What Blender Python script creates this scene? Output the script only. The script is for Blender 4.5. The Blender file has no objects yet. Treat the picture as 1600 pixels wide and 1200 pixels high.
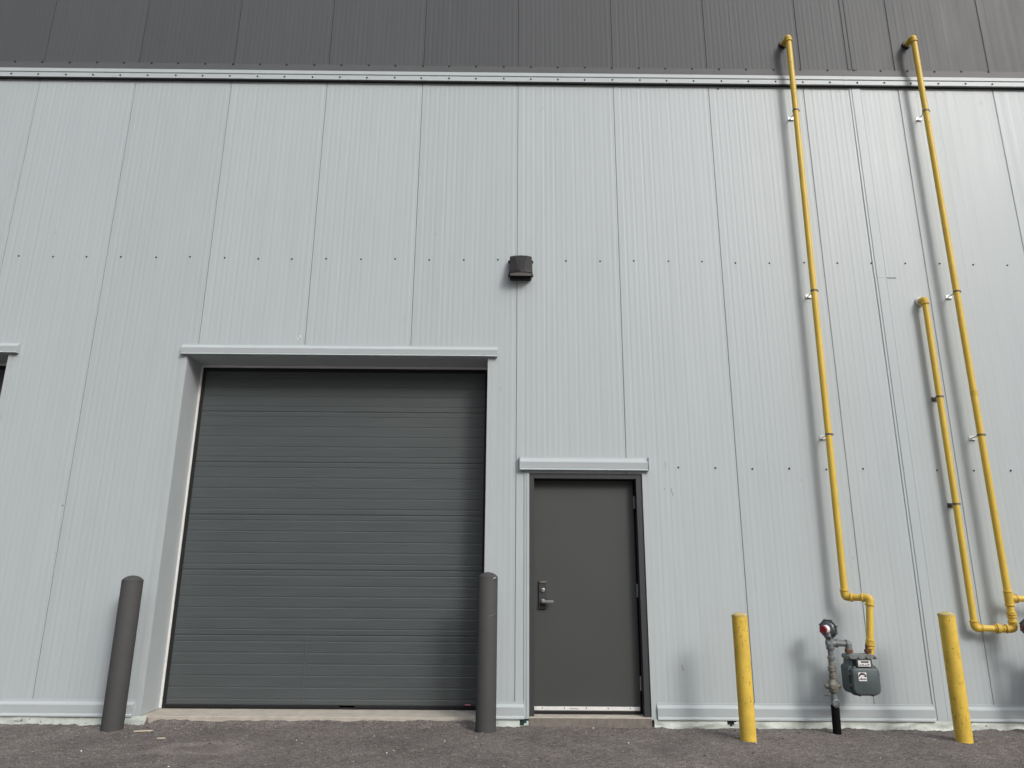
import bpy, math, random
import numpy as np
from mathutils import Vector, Matrix

S = bpy.context.scene
COL = S.collection
R = math.radians
rng = random.Random(7)

# ------------------------------------------------------------------ camera
def make_camera():
    cd = bpy.data.cameras.new('camera')
    co = bpy.data.objects.new('camera', cd)
    COL.objects.link(co)
    pi, ya, ro = R(14.9946), R(0.2905), R(0.4039)
    fw = Vector((math.sin(ya)*math.cos(pi), math.cos(ya)*math.cos(pi), math.sin(pi)))
    rt = Vector((math.cos(ya), -math.sin(ya), 0))
    up = rt.cross(fw)
    c, s = math.cos(ro), math.sin(ro)
    rt2, up2 = c*rt + s*up, -s*rt + c*up
    m = Matrix((rt2, up2, -fw)).transposed().to_4x4()
    m.translation = Vector((5.2567, -6.8137, 1.2546))
    co.matrix_world = m
    cd.sensor_width = 36
    cd.lens = 1109.1/1600*36
    cd.clip_end = 2000
    S.camera = co
make_camera()

# ------------------------------------------------------------------ light
SUN_AZ, SUN_EL = R(34), R(32)      # azimuth: from the wall's normal (-y) towards +x
SUN_STRENGTH, SKY_STRENGTH = 1.10, 0.0535
W = bpy.data.worlds.new('World')
S.world = W
W.use_nodes = True
nt = W.node_tree
nt.nodes.clear()
sky = nt.nodes.new('ShaderNodeTexSky')
sky.sky_type = 'NISHITA'
sky.sun_disc = False
sky.sun_elevation = SUN_EL
sky.sun_rotation = math.pi - SUN_AZ
sky.air_density = 1.0
sky.dust_density = 4.0
sky.ozone_density = 1.0
hsv = nt.nodes.new('ShaderNodeHueSaturation')
hsv.inputs['Saturation'].default_value = 0.5
bg = nt.nodes.new('ShaderNodeBackground')
bg.inputs['Strength'].default_value = SKY_STRENGTH
wo = nt.nodes.new('ShaderNodeOutputWorld')
nt.links.new(sky.outputs[0], hsv.inputs['Color'])
# thin overcast: the cloud sheet is brighter overhead than at the horizon
tc = nt.nodes.new('ShaderNodeTexCoord')
sxyz = nt.nodes.new('ShaderNodeSeparateXYZ')
mrw = nt.nodes.new('ShaderNodeMapRange')
mrw.inputs['From Min'].default_value = 0.2
mrw.inputs['From Max'].default_value = 1.0
mrw.inputs['To Min'].default_value = 0.3
mrw.inputs['To Max'].default_value = 7.0
mxw = nt.nodes.new('ShaderNodeMix')
mxw.data_type = 'RGBA'; mxw.blend_type = 'MULTIPLY'
mxw.inputs['Factor'].default_value = 1
nt.links.new(tc.outputs['Generated'], sxyz.inputs[0])
nt.links.new(sxyz.outputs['Z'], mrw.inputs['Value'])
nt.links.new(hsv.outputs[0], mxw.inputs['A'])
nt.links.new(mrw.outputs[0], mxw.inputs['B'])
nt.links.new(mxw.outputs['Result'], bg.inputs['Color'])
nt.links.new(bg.outputs[0], wo.inputs['Surface'])

sd = bpy.data.lights.new('sun', 'SUN')
sd.energy = SUN_STRENGTH
sd.angle = R(13)
sd.color = (1.0, 0.98, 0.955)
so = bpy.data.objects.new('sun', sd)
COL.objects.link(so)
sdir = Vector((math.sin(SUN_AZ)*math.cos(SUN_EL), -math.cos(SUN_AZ)*math.cos(SUN_EL), math.sin(SUN_EL)))
so.rotation_euler = sdir.to_track_quat('Z', 'Y').to_euler()
so.location = (12, -12, 12)
S.view_settings.view_transform = 'Standard'
S.view_settings.look = 'None'
S.view_settings.gamma = 1
S.view_settings.exposure = 0.0

# ------------------------------------------------------------------ materials
def mat(name, color, rough=0.5, metallic=0.0, spec=0.5, var=0.0, var_scale=3.0, bump=0.0,
        bump_scale=60.0, stretch=(1, 1, 1), rough_var=0.0, panel=None, spots=None, builder=None):
    m = bpy.data.materials.new(name)
    m.use_nodes = True
    t = m.node_tree
    b = t.nodes['Principled BSDF']
    N, L = t.nodes.new, t.links.new
    b.inputs['Roughness'].default_value = rough
    b.inputs['Metallic'].default_value = metallic
    b.inputs['Specular IOR Level'].default_value = spec
    geo = N('ShaderNodeNewGeometry')
    mp = N('ShaderNodeMapping')
    mp.inputs['Scale'].default_value = stretch
    L(geo.outputs['Position'], mp.inputs['Vector'])
    col = N('ShaderNodeRGB')
    col.outputs[0].default_value = (*color, 1)
    out = col.outputs[0]

    def mul(sock, fac_socket, lo, hi):
        mr = N('ShaderNodeMapRange')
        mr.inputs['From Min'].default_value = 0.25
        mr.inputs['From Max'].default_value = 0.75
        mr.inputs['To Min'].default_value = lo
        mr.inputs['To Max'].default_value = hi
        L(fac_socket, mr.inputs['Value'])
        mx = N('ShaderNodeMix')
        mx.data_type = 'RGBA'
        mx.blend_type = 'MULTIPLY'
        mx.inputs['Factor'].default_value = 1
        L(sock, mx.inputs['A'])
        L(mr.outputs[0], mx.inputs['B'])
        return mx.outputs['Result']
    if var:
        nz = N('ShaderNodeTexNoise')
        nz.inputs['Scale'].default_value = var_scale
        nz.inputs['Detail'].default_value = 6
        nz.inputs['Roughness'].default_value = 0.65
        L(mp.outputs[0], nz.inputs['Vector'])
        out = mul(out, nz.outputs['Fac'], 1-var, 1+var)
        if rough_var:
            mr = N('ShaderNodeMapRange')
            mr.inputs['From Min'].default_value = 0.3
            mr.inputs['From Max'].default_value = 0.7
            mr.inputs['To Min'].default_value = rough-rough_var
            mr.inputs['To Max'].default_value = rough+rough_var
            L(nz.outputs['Fac'], mr.inputs['Value'])
            L(mr.outputs[0], b.inputs['Roughness'])
    if panel:
        sx = N('ShaderNodeSeparateXYZ')
        L(geo.outputs['Position'], sx.inputs[0])
        dv = N('ShaderNodeMath'); dv.operation = 'DIVIDE'; dv.inputs[1].default_value = panel[0]
        L(sx.outputs['X'], dv.inputs[0])
        fl = N('ShaderNodeMath'); fl.operation = 'FLOOR'
        L(dv.outputs[0], fl.inputs[0])
        wn = N('ShaderNodeTexWhiteNoise'); wn.noise_dimensions = '1D'
        L(fl.outputs[0], wn.inputs['W'])
        out = mul(out, wn.outputs['Value'], 1-panel[1], 1+panel[1])
    if spots:
        # sparse chips / specks of another colour: (colour, scale, threshold)
        for (sc, sscale, th, sstretch) in spots:
            mp2 = N('ShaderNodeMapping')
            mp2.inputs['Scale'].default_value = sstretch
            L(geo.outputs['Position'], mp2.inputs['Vector'])
            nz = N('ShaderNodeTexNoise')
            nz.inputs['Scale'].default_value = sscale
            nz.inputs['Detail'].default_value = 3
            L(mp2.outputs[0], nz.inputs['Vector'])
            rp = N('ShaderNodeMapRange')
            rp.inputs['From Min'].default_value = th
            rp.inputs['From Max'].default_value = th+0.03
            L(nz.outputs['Fac'], rp.inputs['Value'])
            mx = N('ShaderNodeMix'); mx.data_type = 'RGBA'
            L(rp.outputs[0], mx.inputs['Factor'])
            L(out, mx.inputs['A'])
            mx.inputs['B'].default_value = (*sc, 1)
            out = mx.outputs['Result']
    if builder:
        out = builder(t, geo, out)
    L(out, b.inputs['Base Color'])
    if bump:
        nb = N('ShaderNodeTexNoise')
        nb.inputs['Scale'].default_value = bump_scale
        nb.inputs['Detail'].default_value = 5
        L(mp.outputs[0], nb.inputs['Vector'])
        bp = N('ShaderNodeBump')
        bp.inputs['Strength'].default_value = bump
        bp.inputs['Distance'].default_value = 0.01
        L(nb.outputs['Fac'], bp.inputs['Height'])
        L(bp.outputs[0], b.inputs['Normal'])
    return m

PW = 1.0668
# (0.5 m streaks run down the panels, faint)
M = {}
M['wall'] = mat('light_grey_panel', (0.452, 0.502, 0.520), 0.40, spec=0.34, var=0.035, var_scale=2.2, stretch=(3.2, 1, 0.35),
                rough_var=0.05, panel=(PW, 0.018), spots=[((0.40, 0.43, 0.43), 9.0, 0.735, (1, 1, 0.6)), ((0.33, 0.35, 0.35), 14.0, 0.765, (1, 1, 1.2))])
M['upper'] = mat('charcoal_panel', (0.097, 0.103, 0.109), 0.44, spec=0.15, var=0.06, var_scale=2.0, stretch=(3.0, 1, 0.35),
                 rough_var=0.05, panel=(PW, 0.03))
M['trim'] = mat('light_grey_trim', (0.455, 0.500, 0.514), 0.40, spec=0.38, var=0.03, var_scale=5, stretch=(1, 1, 1))
M['dark_trim'] = mat('charcoal_trim', (0.112, 0.118, 0.122), 0.44, spec=0.18, var=0.05, var_scale=4)
M['door'] = mat('charcoal_door', (0.072, 0.083, 0.086), 0.46, var=0.09, var_scale=7.0, stretch=(0.22, 1, 3), bump=0.28,
                bump_scale=38, rough_var=0.05)
M['man_door'] = mat('dark_bronze_door', (0.055, 0.060, 0.058), 0.55, var=0.06, var_scale=2.5, bump=0.02, bump_scale=300)
M['frame'] = mat('dark_frame', (0.043, 0.045, 0.049), 0.5, var=0.05)
M['rubber'] = mat('black_rubber', (0.008, 0.008, 0.009), 0.7)
M['sleeve'] = mat('black_plastic_sleeve', (0.004, 0.004, 0.004), 0.85, spec=0.15)
M['sealant'] = mat('joint_sealant', (0.14, 0.152, 0.158), 0.7)
M['screw'] = mat('dark_screw', (0.035, 0.036, 0.038), 0.5, 0.3)
M['alu'] = mat('aluminium', (0.80, 0.80, 0.79), 0.4, 0.15, var=0.06, var_scale=12)
M['galv'] = mat('galvanised_steel', (0.50, 0.51, 0.51), 0.42, 0.75, var=0.15, var_scale=25)
M['steel'] = mat('satin_steel', (0.36, 0.355, 0.34), 0.4, 0.8, var=0.1, var_scale=30)
M['lamp'] = mat('bronze_lamp', (0.020, 0.019, 0.0185), 0.55, spec=0.3, var=0.06, var_scale=9)
M['lens'] = mat('frosted_lens', (0.50, 0.47, 0.45), 0.5)
M['yellow'] = mat('yellow_pipe', (0.72, 0.495, 0.075), 0.45, var=0.12, var_scale=5.0, stretch=(1, 1, 0.7), bump=0.05,
                  bump_scale=90, spots=[((0.30, 0.18, 0.04), 38, 0.73, (1, 1, 0.5))])
M['yellow_fit'] = mat('yellow_fitting', (0.65, 0.435, 0.06), 0.5, var=0.18, var_scale=30, bump=0.2,
                  bump_scale=120, spots=[((0.26, 0.14, 0.04), 45, 0.66, (1, 1, 1))])
M['yellow_post'] = mat('yellow_post', (0.71, 0.485, 0.07), 0.6, var=0.16, var_scale=9.0, bump=0.16, bump_scale=70,
                       spots=[((0.10, 0.075, 0.03), 34, 0.685, (1.4, 1.4, 0.30)),
                              ((0.32, 0.20, 0.04), 60, 0.655, (1, 1, 0.5))])
M['concrete_cap'] = mat('concrete_cap', (0.54, 0.42, 0.17), 0.9, var=0.3, var_scale=40, bump=0.5, bump_scale=90)
M['grey_post'] = mat('charcoal_plastic', (0.066, 0.066, 0.066), 0.72, spec=0.3, var=0.08, var_scale=6,
                     spots=[((0.16, 0.16, 0.155), 34, 0.755, (1, 1, 1))])
M['scuff'] = mat('scuffed_white', (0.55, 0.55, 0.53), 0.7)
M['meter'] = mat('meter_green_grey', (0.075, 0.098, 0.102), 0.5, var=0.12, var_scale=14, bump=0.06, bump_scale=120)
M['meter_top'] = mat('meter_worn_cast', (0.17, 0.185, 0.18), 0.6, var=0.35, var_scale=35, bump=0.2, bump_scale=110)
M['cast'] = mat('grey_cast_pipe', (0.17, 0.185, 0.19), 0.55, 0.2, var=0.35, var_scale=30, bump=0.15, bump_scale=120)
M['valve'] = mat('weathered_brass', (0.19, 0.185, 0.155), 0.6, 0.25, var=0.5, var_scale=35, bump=0.3, bump_scale=100)
M['regulator'] = mat('regulator_grey', (0.12, 0.13, 0.14), 0.45, 0.3, var=0.2, var_scale=25)
M['rust'] = mat('rusty_union', (0.17, 0.075, 0.04), 0.8, 0.1, var=0.4, var_scale=60, bump=0.3, bump_scale=150)
M['red'] = mat('red_cap', (0.23, 0.010, 0.022), 0.5, var=0.2, var_scale=60)
M['white'] = mat('white_label', (0.75, 0.74, 0.73), 0.5)
M['black_ink'] = mat('black_print', (0.02, 0.02, 0.022), 0.6)
M['red_ink'] = mat('red_print', (0.5, 0.02, 0.05), 0.5)
M['concrete'] = mat('concrete_sill', (0.46, 0.425, 0.365), 0.9, var=0.18, var_scale=9, bump=0.25, bump_scale=120,
                    spots=[((0.22, 0.20, 0.17), 26, 0.70, (1, 1, 1))])
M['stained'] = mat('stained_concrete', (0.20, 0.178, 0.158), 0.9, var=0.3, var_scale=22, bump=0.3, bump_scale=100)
M['film'] = mat('foundation_film', (0.50, 0.545, 0.505), 0.42, var=0.24, var_scale=9, bump=0.25, bump_scale=25,
                spots=[((0.16, 0.15, 0.135), 20, 0.69, (1, 1, 1))])
M['green_board'] = mat('dark_green_board', (0.012, 0.045, 0.045), 0.5)
M['wood'] = mat('pale_wood', (0.55, 0.47, 0.37), 0.8, var=0.2, var_scale=40)
M['post_scratch'] = mat('scraped_yellow', (0.30, 0.20, 0.035), 0.75)
M['scratch_grey'] = mat('faint_scratch', (0.19, 0.19, 0.185), 0.7)
M['scratch'] = mat('scratched_paint', (0.12, 0.13, 0.13), 0.7)
M['chalk'] = mat('chalk_mark', (0.80, 0.81, 0.80), 0.7)

def asphalt_color(t, geo, out):
    N, L = t.nodes.new, t.links.new
    # aggregate speckle, pale and dark stones
    v = N('ShaderNodeTexVoronoi'); v.inputs['Scale'].default_value = 170
    L(geo.outputs['Position'], v.inputs['Vector'])
    sp = N('ShaderNodeSeparateColor'); L(v.outputs['Color'], sp.inputs[0])
    r = N('ShaderNodeValToRGB')
    e = r.color_ramp.elements
    e[0].position = 0.0; e[0].color = (0.072, 0.065, 0.060, 1)
    e[1].position = 1.0; e[1].color = (0.38, 0.345, 0.32, 1)
    for pos, c in ((0.35, (0.120, 0.107, 0.099)), (0.75, (0.178, 0.160, 0.148)), (0.93, (0.25, 0.225, 0.205))):
        el = e.new(pos); el.color = (*c, 1)
    L(sp.outputs[0], r.inputs[0])
    nz = N('ShaderNodeTexNoise'); nz.inputs['Scale'].default_value = 1.7; nz.inputs['Detail'].default_value = 7
    nz.inputs['Roughness'].default_value = 0.7
    L(geo.outputs['Position'], nz.inputs['Vector'])
    mr = N('ShaderNodeMapRange'); mr.inputs['From Min'].default_value = 0.3; mr.inputs['From Max'].default_value = 0.7
    mr.inputs['To Min'].default_value = 0.72; mr.inputs['To Max'].default_value = 1.28
    L(nz.outputs['Fac'], mr.inputs['Value'])
    mx = N('ShaderNodeMix'); mx.data_type = 'RGBA'; mx.blend_type = 'MULTIPLY'; mx.inputs['Factor'].default_value = 1
    L(r.outputs[0], mx.inputs['A']); L(mr.outputs[0], mx.inputs['B'])
    n3 = N('ShaderNodeTexNoise'); n3.inputs['Scale'].default_value = 34; n3.inputs['Detail'].default_value = 4
    mp3 = N('ShaderNodeMapping'); mp3.inputs['Scale'].default_value = (0.6, 1.3, 1)
    L(geo.outputs['Position'], mp3.inputs['Vector']); L(mp3.outputs[0], n3.inputs['Vector'])
    mr3 = N('ShaderNodeMapRange'); mr3.inputs['From Min'].default_value = 0.3; mr3.inputs['From Max'].default_value = 0.7
    mr3.inputs['To Min'].default_value = 0.70; mr3.inputs['To Max'].default_value = 1.26
    L(n3.outputs['Fac'], mr3.inputs['Value'])
    mx3 = N('ShaderNodeMix'); mx3.data_type = 'RGBA'; mx3.blend_type = 'MULTIPLY'; mx3.inputs['Factor'].default_value = 1
    L(mx.outputs['Result'], mx3.inputs['A']); L(mr3.outputs[0], mx3.inputs['B'])
    mx = mx3
    # dried puddle stain: a pale ring left on the asphalt
    mp = N('ShaderNodeMapping'); mp.vector_type = 'POINT'
    mp.inputs['Location'].default_value = (-2.95, 0.90, 0)
    L(geo.outputs['Position'], mp.inputs['Vector'])
    n2 = N('ShaderNodeTexNoise'); n2.inputs['Scale'].default_value = 6; L(geo.outputs['Position'], n2.inputs['Vector'])
    sc = N('ShaderNodeVectorMath'); sc.operation = 'MULTIPLY'; sc.inputs[1].default_value = (3.0, 5.0, 0)
    L(mp.outputs[0], sc.inputs[0])
    ln = N('ShaderNodeVectorMath'); ln.operation = 'LENGTH'; L(sc.outputs[0], ln.inputs[0])
    ad = N('ShaderNodeMath'); ad.operation = 'ADD'
    ns = N('ShaderNodeMath'); ns.operation = 'MULTIPLY'; ns.inputs[1].default_value = 0.7
    L(n2.outputs['Fac'], ns.inputs[0]); L(ln.outputs['Value'], ad.inputs[0]); L(ns.outputs[0], ad.inputs[1])
    r2 = N('ShaderNodeValToRGB'); e2 = r2.color_ramp.elements
    e2[0].position = 0.45; e2[0].color = (0.15, 0.15, 0.15, 1); e2[1].position = 1.0; e2[1].color = (0, 0, 0, 1)
    el = e2.new(0.78); el.color = (0.75, 0.75, 0.75, 1)
    dv = N('ShaderNodeMath'); dv.operation = 'DIVIDE'; dv.inputs[1].default_value = 1.6
    L(ad.outputs[0], dv.inputs[0]); L(dv.outputs[0], r2.inputs[0])
    m2 = N('ShaderNodeMix'); m2.data_type = 'RGBA'
    fm = N('ShaderNodeMath'); fm.operation = 'MULTIPLY'; fm.inputs[1].default_value = 0.5
    L(r2.outputs[0], fm.inputs[0]); L(fm.outputs[0], m2.inputs['Factor'])
    L(mx.outputs['Result'], m2.inputs['A']); m2.inputs['B'].default_value = (0.30, 0.265, 0.235, 1)
    return m2.outputs['Result']
M['asphalt'] = mat('asphalt', (0.1, 0.1, 0.1), 0.9, spec=0.3, bump=0.55, bump_scale=120, builder=asphalt_color)
M['crumb'] = mat('asphalt_crumb', (0.075, 0.068, 0.063), 0.9, var=0.4, var_scale=3)
M['stone'] = mat('loose_stone', (0.28, 0.26, 0.24), 0.9, var=0.6, var_scale=3)

# ------------------------------------------------------------------ mesh helpers
class MB:
    def __init__(self):
        self.v, self.f, self.mi = [], [], []
        self.slot = 0
    def add(self, vs, fs):
        o = len(self.v)
        self.v += [tuple(p) for p in vs]
        for f in fs:
            self.f.append([i+o for i in f]); self.mi.append(self.slot)
        return self
    def box(self, x0, x1, y0, y1, z0, z1):
        vs = [(x, y, z) for z in (z0, z1) for y in (y0, y1) for x in (x0, x1)]
        return self.add(vs, [(0, 2, 3, 1), (4, 5, 7, 6), (0, 1, 5, 4), (2, 6, 7, 3), (0, 4, 6, 2), (1, 3, 7, 5)])
    def prism(self, pts, axis, a, b):
        """closed outline pts (2-D), extruded along axis from a to b"""
        n = len(pts)
        def P(p, t):
            return {'x': (t, p[0], p[1]), 'y': (p[0], t, p[1]), 'z': (p[0], p[1], t)}[axis]
        vs = [P(p, a) for p in pts] + [P(p, b) for p in pts]
        fs = [tuple(range(n))[::-1], tuple(range(n, 2*n))]
        fs += [(i, (i+1) % n, n+(i+1) % n, n+i) for i in range(n)]
        return self.add(vs, fs)
    def tube(self, pts, r, seg=20, bend=0.0, caps=True):
        pts = [Vector(p) for p in pts]
        path = [pts[0]]
        for i in range(1, len(pts)-1):
            p, a, b = pts[i], pts[i-1], pts[i+1]
            if bend:
                d1, d2 = (a-p).normalized(), (b-p).normalized()
                ang = d1.angle(d2)
                t = min(bend/math.tan(ang/2), (a-p).length*.49, (b-p).length*.49)
                s, e = p+d1*t, p+d2*t
                for k in range(9):
                    q = k/8
                    path.append((1-q)**2*s + 2*q*(1-q)*p + q*q*e)
            else:
                path.append(p)
        path.append(pts[-1])
        vs, fs = [], []
        u = None
        for i, p in enumerate(path):
            if i == 0: d = path[1]-path[0]
            elif i == len(path)-1: d = path[-1]-path[-2]
            else: d = (path[i+1]-p).normalized()+(p-path[i-1]).normalized()
            d.normalize()
            if u is None:
                u = d.orthogonal().normalized()
            u = (u-d*u.dot(d)).normalized()
            w = d.cross(u)
            for k in range(seg):
                an = 2*math.pi*k/seg
                vs.append(p+u*(r*math.cos(an))+w*(r*math.sin(an)))
        for i in range(len(path)-1):
            for k in range(seg):
                k2 = (k+1) % seg
                fs.append((i*seg+k, i*seg+k2, (i+1)*seg+k2, (i+1)*seg+k))
        if caps:
            fs.append(tuple(range(seg))[::-1]); fs.append(tuple(range((len(path)-1)*seg, len(path)*seg)))
        return self.add(vs, fs)
    def lathe(self, prof, origin=(0, 0, 0), axis=(0, 0, 1), seg=28, phase=0.0):
        """prof: (radius, height) pairs along axis from origin"""
        o, d = Vector(origin), Vector(axis).normalized()
        u = d.orthogonal().normalized(); w = d.cross(u)
        vs, fs = [], []
        for (r, h) in prof:
            for k in range(seg):
                an = 2*math.pi*k/seg+phase
                vs.append(o+d*h+u*(r*math.cos(an))+w*(r*math.sin(an)))
        n = len(prof)
        for i in range(n-1):
            for k in range(seg):
                k2 = (k+1) % seg
                fs.append((i*seg+k, i*seg+k2, (i+1)*seg+k2, (i+1)*seg+k))
        fs.append(tuple(range(seg))[::-1]); fs.append(tuple(range((n-1)*seg, n*seg)))
        return self.add(vs, fs)
    def build(self, name, m, parent=None, smooth=False, bevel=0.0, angle=35, loc=None):
        me = bpy.data.meshes.new(name)
        me.from_pydata([tuple(p) for p in self.v], [], self.f)
        ms = m if isinstance(m, (list, tuple)) else [m]
        for q in ms: me.materials.append(q)
        if len(ms) > 1:
            me.polygons.foreach_set('material_index', self.mi)
        if smooth:
            me.polygons.foreach_set('use_smooth', [True]*len(me.polygons))
            me.set_sharp_from_angle(angle=R(angle))
        me.validate(); me.update()
        o = bpy.data.objects.new(name, me)
        COL.objects.link(o)
        if parent is not None: o.parent = parent
        if loc is not None: o.location = loc
        if bevel:
            b = o.modifiers.new('bevel', 'BEVEL'); b.width = bevel; b.segments = 2
            b.limit_method = 'ANGLE'; b.angle_limit = R(40)
        return o

def thing(name, label, cat, loc=(0, 0, 0), group=None):
    o = bpy.data.objects.new(name, None)
    COL.objects.link(o)
    o.empty_display_size = 0.1
    o.location = loc
    o['label'] = label; o['category'] = cat
    if group: o['group'] = group
    return o
def tag(o, label, cat, group=None):
    o['label'] = label; o['category'] = cat
    if group: o['group'] = group
    return o
def dup(root, loc, label):
    r = root.copy(); COL.objects.link(r); r.location = loc; r['label'] = label
    for ch in root.children:
        c = ch.copy(); COL.objects.link(c); c.parent = r
        for g in ch.children:
            d = g.copy(); COL.objects.link(d); d.parent = c
    return r
def rounded(pts, r, n=5):
    out = []
    k = len(pts)
    for i in range(k):
        p = Vector(pts[i]); a = Vector(pts[i-1]); b = Vector(pts[(i+1) % k])
        rr = r[i] if isinstance(r, (list, tuple)) else r
        s = p+(a-p).normalized()*rr; e = p+(b-p).normalized()*rr
        for j in range(n+1):
            q = j/n
            out.append(tuple((1-q)**2*s+2*q*(1-q)*p+q*q*e))
    return out

# ------------------------------------------------------------------ ground
GZ = -0.03
def vnoise(x, y, cell, seed):
    g = np.random.default_rng(seed).random((512, 512))
    u, v = x/cell+200, y/cell+200
    i, j = np.floor(u).astype(int), np.floor(v).astype(int)
    a, b = u-i, v-j
    a, b = a*a*(3-2*a), b*b*(3-2*b)
    i, j = i % 511, j % 511
    return (g[i, j]*(1-a)+g[i+1, j]*a)*(1-b)+(g[i, j+1]*(1-a)+g[i+1, j+1]*a)*b - .5
def ground_height(x, y):
    h = .010*vnoise(x, y, .9, 1)+.012*vnoise(x, y, .16, 2)+.010*vnoise(x, y, .05, 3)
    rough = np.exp(-np.abs(y+.03)/.10)      # crumbled edge of the paving along the wall
    # a ramp of asphalt is rolled up against the overhead door sill
    ramp = np.clip((x-2.12)/.10, 0, 1)*np.clip((5.06-x)/.10, 0, 1)*np.clip((y+.16)/.13, 0, 1)
    h += rough*(.014*vnoise(x, y, .06, 4)+.020*vnoise(x, y, .024, 5)-.012)*(1-.6*ramp)
    h += ramp*.034
    return h
def make_ground():
    x = np.arange(-2.5, 13.001, .022); y = np.arange(-3.6, .25, .018)
    nx, ny = len(x), len(y)
    X, Y = np.meshgrid(x, y, indexing='ij')
    Z = ground_height(X, Y)
    ex = np.minimum(np.minimum(X-x[0], x[-1]-X), np.minimum(Y-y[0], .5))
    Z = GZ+Z*np.clip(ex/.3, 0, 1)
    v = np.stack([X, Y, Z], -1).reshape(-1, 3)
    idx = np.arange(nx*ny).reshape(nx, ny)
    q = np.stack([idx[:-1, :-1], idx[1:, :-1], idx[1:, 1:], idx[:-1, 1:]], -1).reshape(-1, 4)
    verts = [tuple(p) for p in v]; faces = [tuple(p) for p in q]
    # outer sheet out to the horizon, sharing the inner sheet's border
    B = 500.0
    o = len(verts)
    verts += [(-B, -B, GZ), (B, -B, GZ), (B, B, GZ), (-B, B, GZ)]
    bot = [int(i) for i in idx[:, 0]]; top = [int(i) for i in idx[:, -1]]
    lef = [int(i) for i in idx[0, :]]; rig = [int(i) for i in idx[-1, :]]
    faces += [tuple([o, o+1]+bot[::-1]), tuple([o+1, o+2]+rig[::-1]), tuple([o+2, o+3]+top), tuple([o+3, o]+lef)]
    me = bpy.data.meshes.new('ground')
    me.from_pydata(verts, [], faces)
    me.materials.append(M['asphalt'])
    me.polygons.foreach_set('use_smooth', [True]*len(me.polygons))
    me.update()
    g = bpy.data.objects.new('ground', me)
    COL.objects.link(g)
    g['kind'] = 'structure'
    return g
make_ground()

# ------------------------------------------------------------------ the building
bld = thing('warehouse_building', 'large warehouse wall of ribbed metal panels, light grey below and charcoal above', 'building')
X0, X1 = -8*PW+PW*3, 15*PW
Z_SPLIT0, Z_SPLIT1, Z_TOP = 6.60, 6.76, 9.6
OD = (2.045, 5.047, -0.1, 3.345)          # overhead door opening
MD = (5.463, 6.545, -0.1, 2.195)          # man door opening
OD2 = (-2.75, 0.262, -0.1, 3.345)         # neighbouring overhead door, cut by the frame

def panel_profile():
    """(u, y) of one ribbed panel, y > 0 is into the wall"""
    n = 20
    p = PW/n
    rr = random.Random(21)
    out = [(0.0, .0065), (.0026, .0065), (.0034, .0012), (.009, 0)]
    for j in range(n):
        c = (j+.5)*p
        d = (.0011 if j % 2 else .0006)*rr.uniform(.6, 1.3)
        w = .16*p
        if j > 0 or True:
            out += [(c-w-.008, 0), (c-w, d), (c+w, d), (c+w+.008, 0)]
    out += [(PW-.009, 0), (PW-.0034, .0012), (PW-.0026, .0065)]
    return out
def make_wall(name, m, z0, z1, holes):
    prof = panel_profile()
    xs = []
    k0, k1 = round(X0/PW), round(X1/PW)
    for k in range(k0, k1):
        xs += [(k*PW+u, y) for (u, y) in prof]
    xs.append((k1*PW, .0065))
    ex = sorted({h[i] for h in holes for i in (0, 1)})
    px = np.array([a for a, _ in xs]); py = np.array([b for _, b in xs])
    for e in ex:
        xs.append((e, float(np.interp(e, px, py))))
    xs.sort()
    zs = set(np.round(np.linspace(z0, z1, max(3, int((z1-z0)/.45))), 4).tolist())
    for h in holes: zs.add(h[3])
    zs = sorted(z for z in zs if z0-1e-3 <= z <= z1+1e-3)
    nz = len(zs)
    X = np.array([a for a, _ in xs])[:, None]*np.ones((1, nz)); Zm = np.ones((len(xs), 1))*np.array(zs)[None, :]
    # slight oil-canning: each panel skin bows by a fraction of a millimetre
    wav = .0022*vnoise(X, Zm, .75, 11)+.0010*vnoise(X, Zm, .33, 12)
    verts = []
    for i, (x, y) in enumerate(xs):
        for j, z in enumerate(zs):
            verts.append((x, y+float(wav[i, j])+.0012, z))
    faces, floor = [], []
    for i in range(len(xs)-1):
        xc = (xs[i][0]+xs[i+1][0])/2
        for j in range(nz-1):
            zc = (zs[j]+zs[j+1])/2
            if any(h[0] < xc < h[1] and h[2] < zc < h[3] for h in holes): continue
            faces.append((i*nz+j, (i+1)*nz+j, (i+1)*nz+j+1, i*nz+j+1))
            floor.append(1 if xs[i][1] > .006 and xs[i+1][1] > .006 else 0)
    b = MB(); b.add(verts, faces); b.mi = floor
    o = b.build(name, [m, M['sealant'] if name == 'lower_wall' else M['rubber']], bld, smooth=True, angle=6)
    o['label'] = {'lower_wall': 'light grey ribbed wall panels with fine vertical joints',
                  'upper_wall': 'charcoal ribbed wall panels above the flashing'}[name]
    return o
lower = make_wall('lower_wall', M['wall'], .015, Z_SPLIT0+.06, [OD, MD, OD2])
upper = make_wall('upper_wall', M['upper'], Z_SPLIT1-.06, Z_TOP, [])
# body of the building behind the panels, with its roof edge
b = MB()
b.box(X0, X0+.1, .03, 18, -.03, Z_TOP); b.box(X1-.1, X1, .03, 18, -.03, Z_TOP); b.box(X0, X1, 18.0, 18.1, -.03, Z_TOP)
b.build('side_wall', M['wall'], bld)
b = MB(); b.box(X0-.03, X1+.03, -.04, 18.14, Z_TOP+.002, Z_TOP+.16)
b.build('roof', M['dark_trim'], bld)
b = MB()
for (a, c) in ((X0+.1, OD2[0]-.02), (OD2[1]+.02, OD[0]-.02), (OD[1]+.02, MD[0]-.02), (MD[1]+.02, X1-.1)):
    b = MB(); b.box(a, c, .04, .20, -.2, .012)
    b.build('foundation', M['concrete'], bld)

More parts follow.
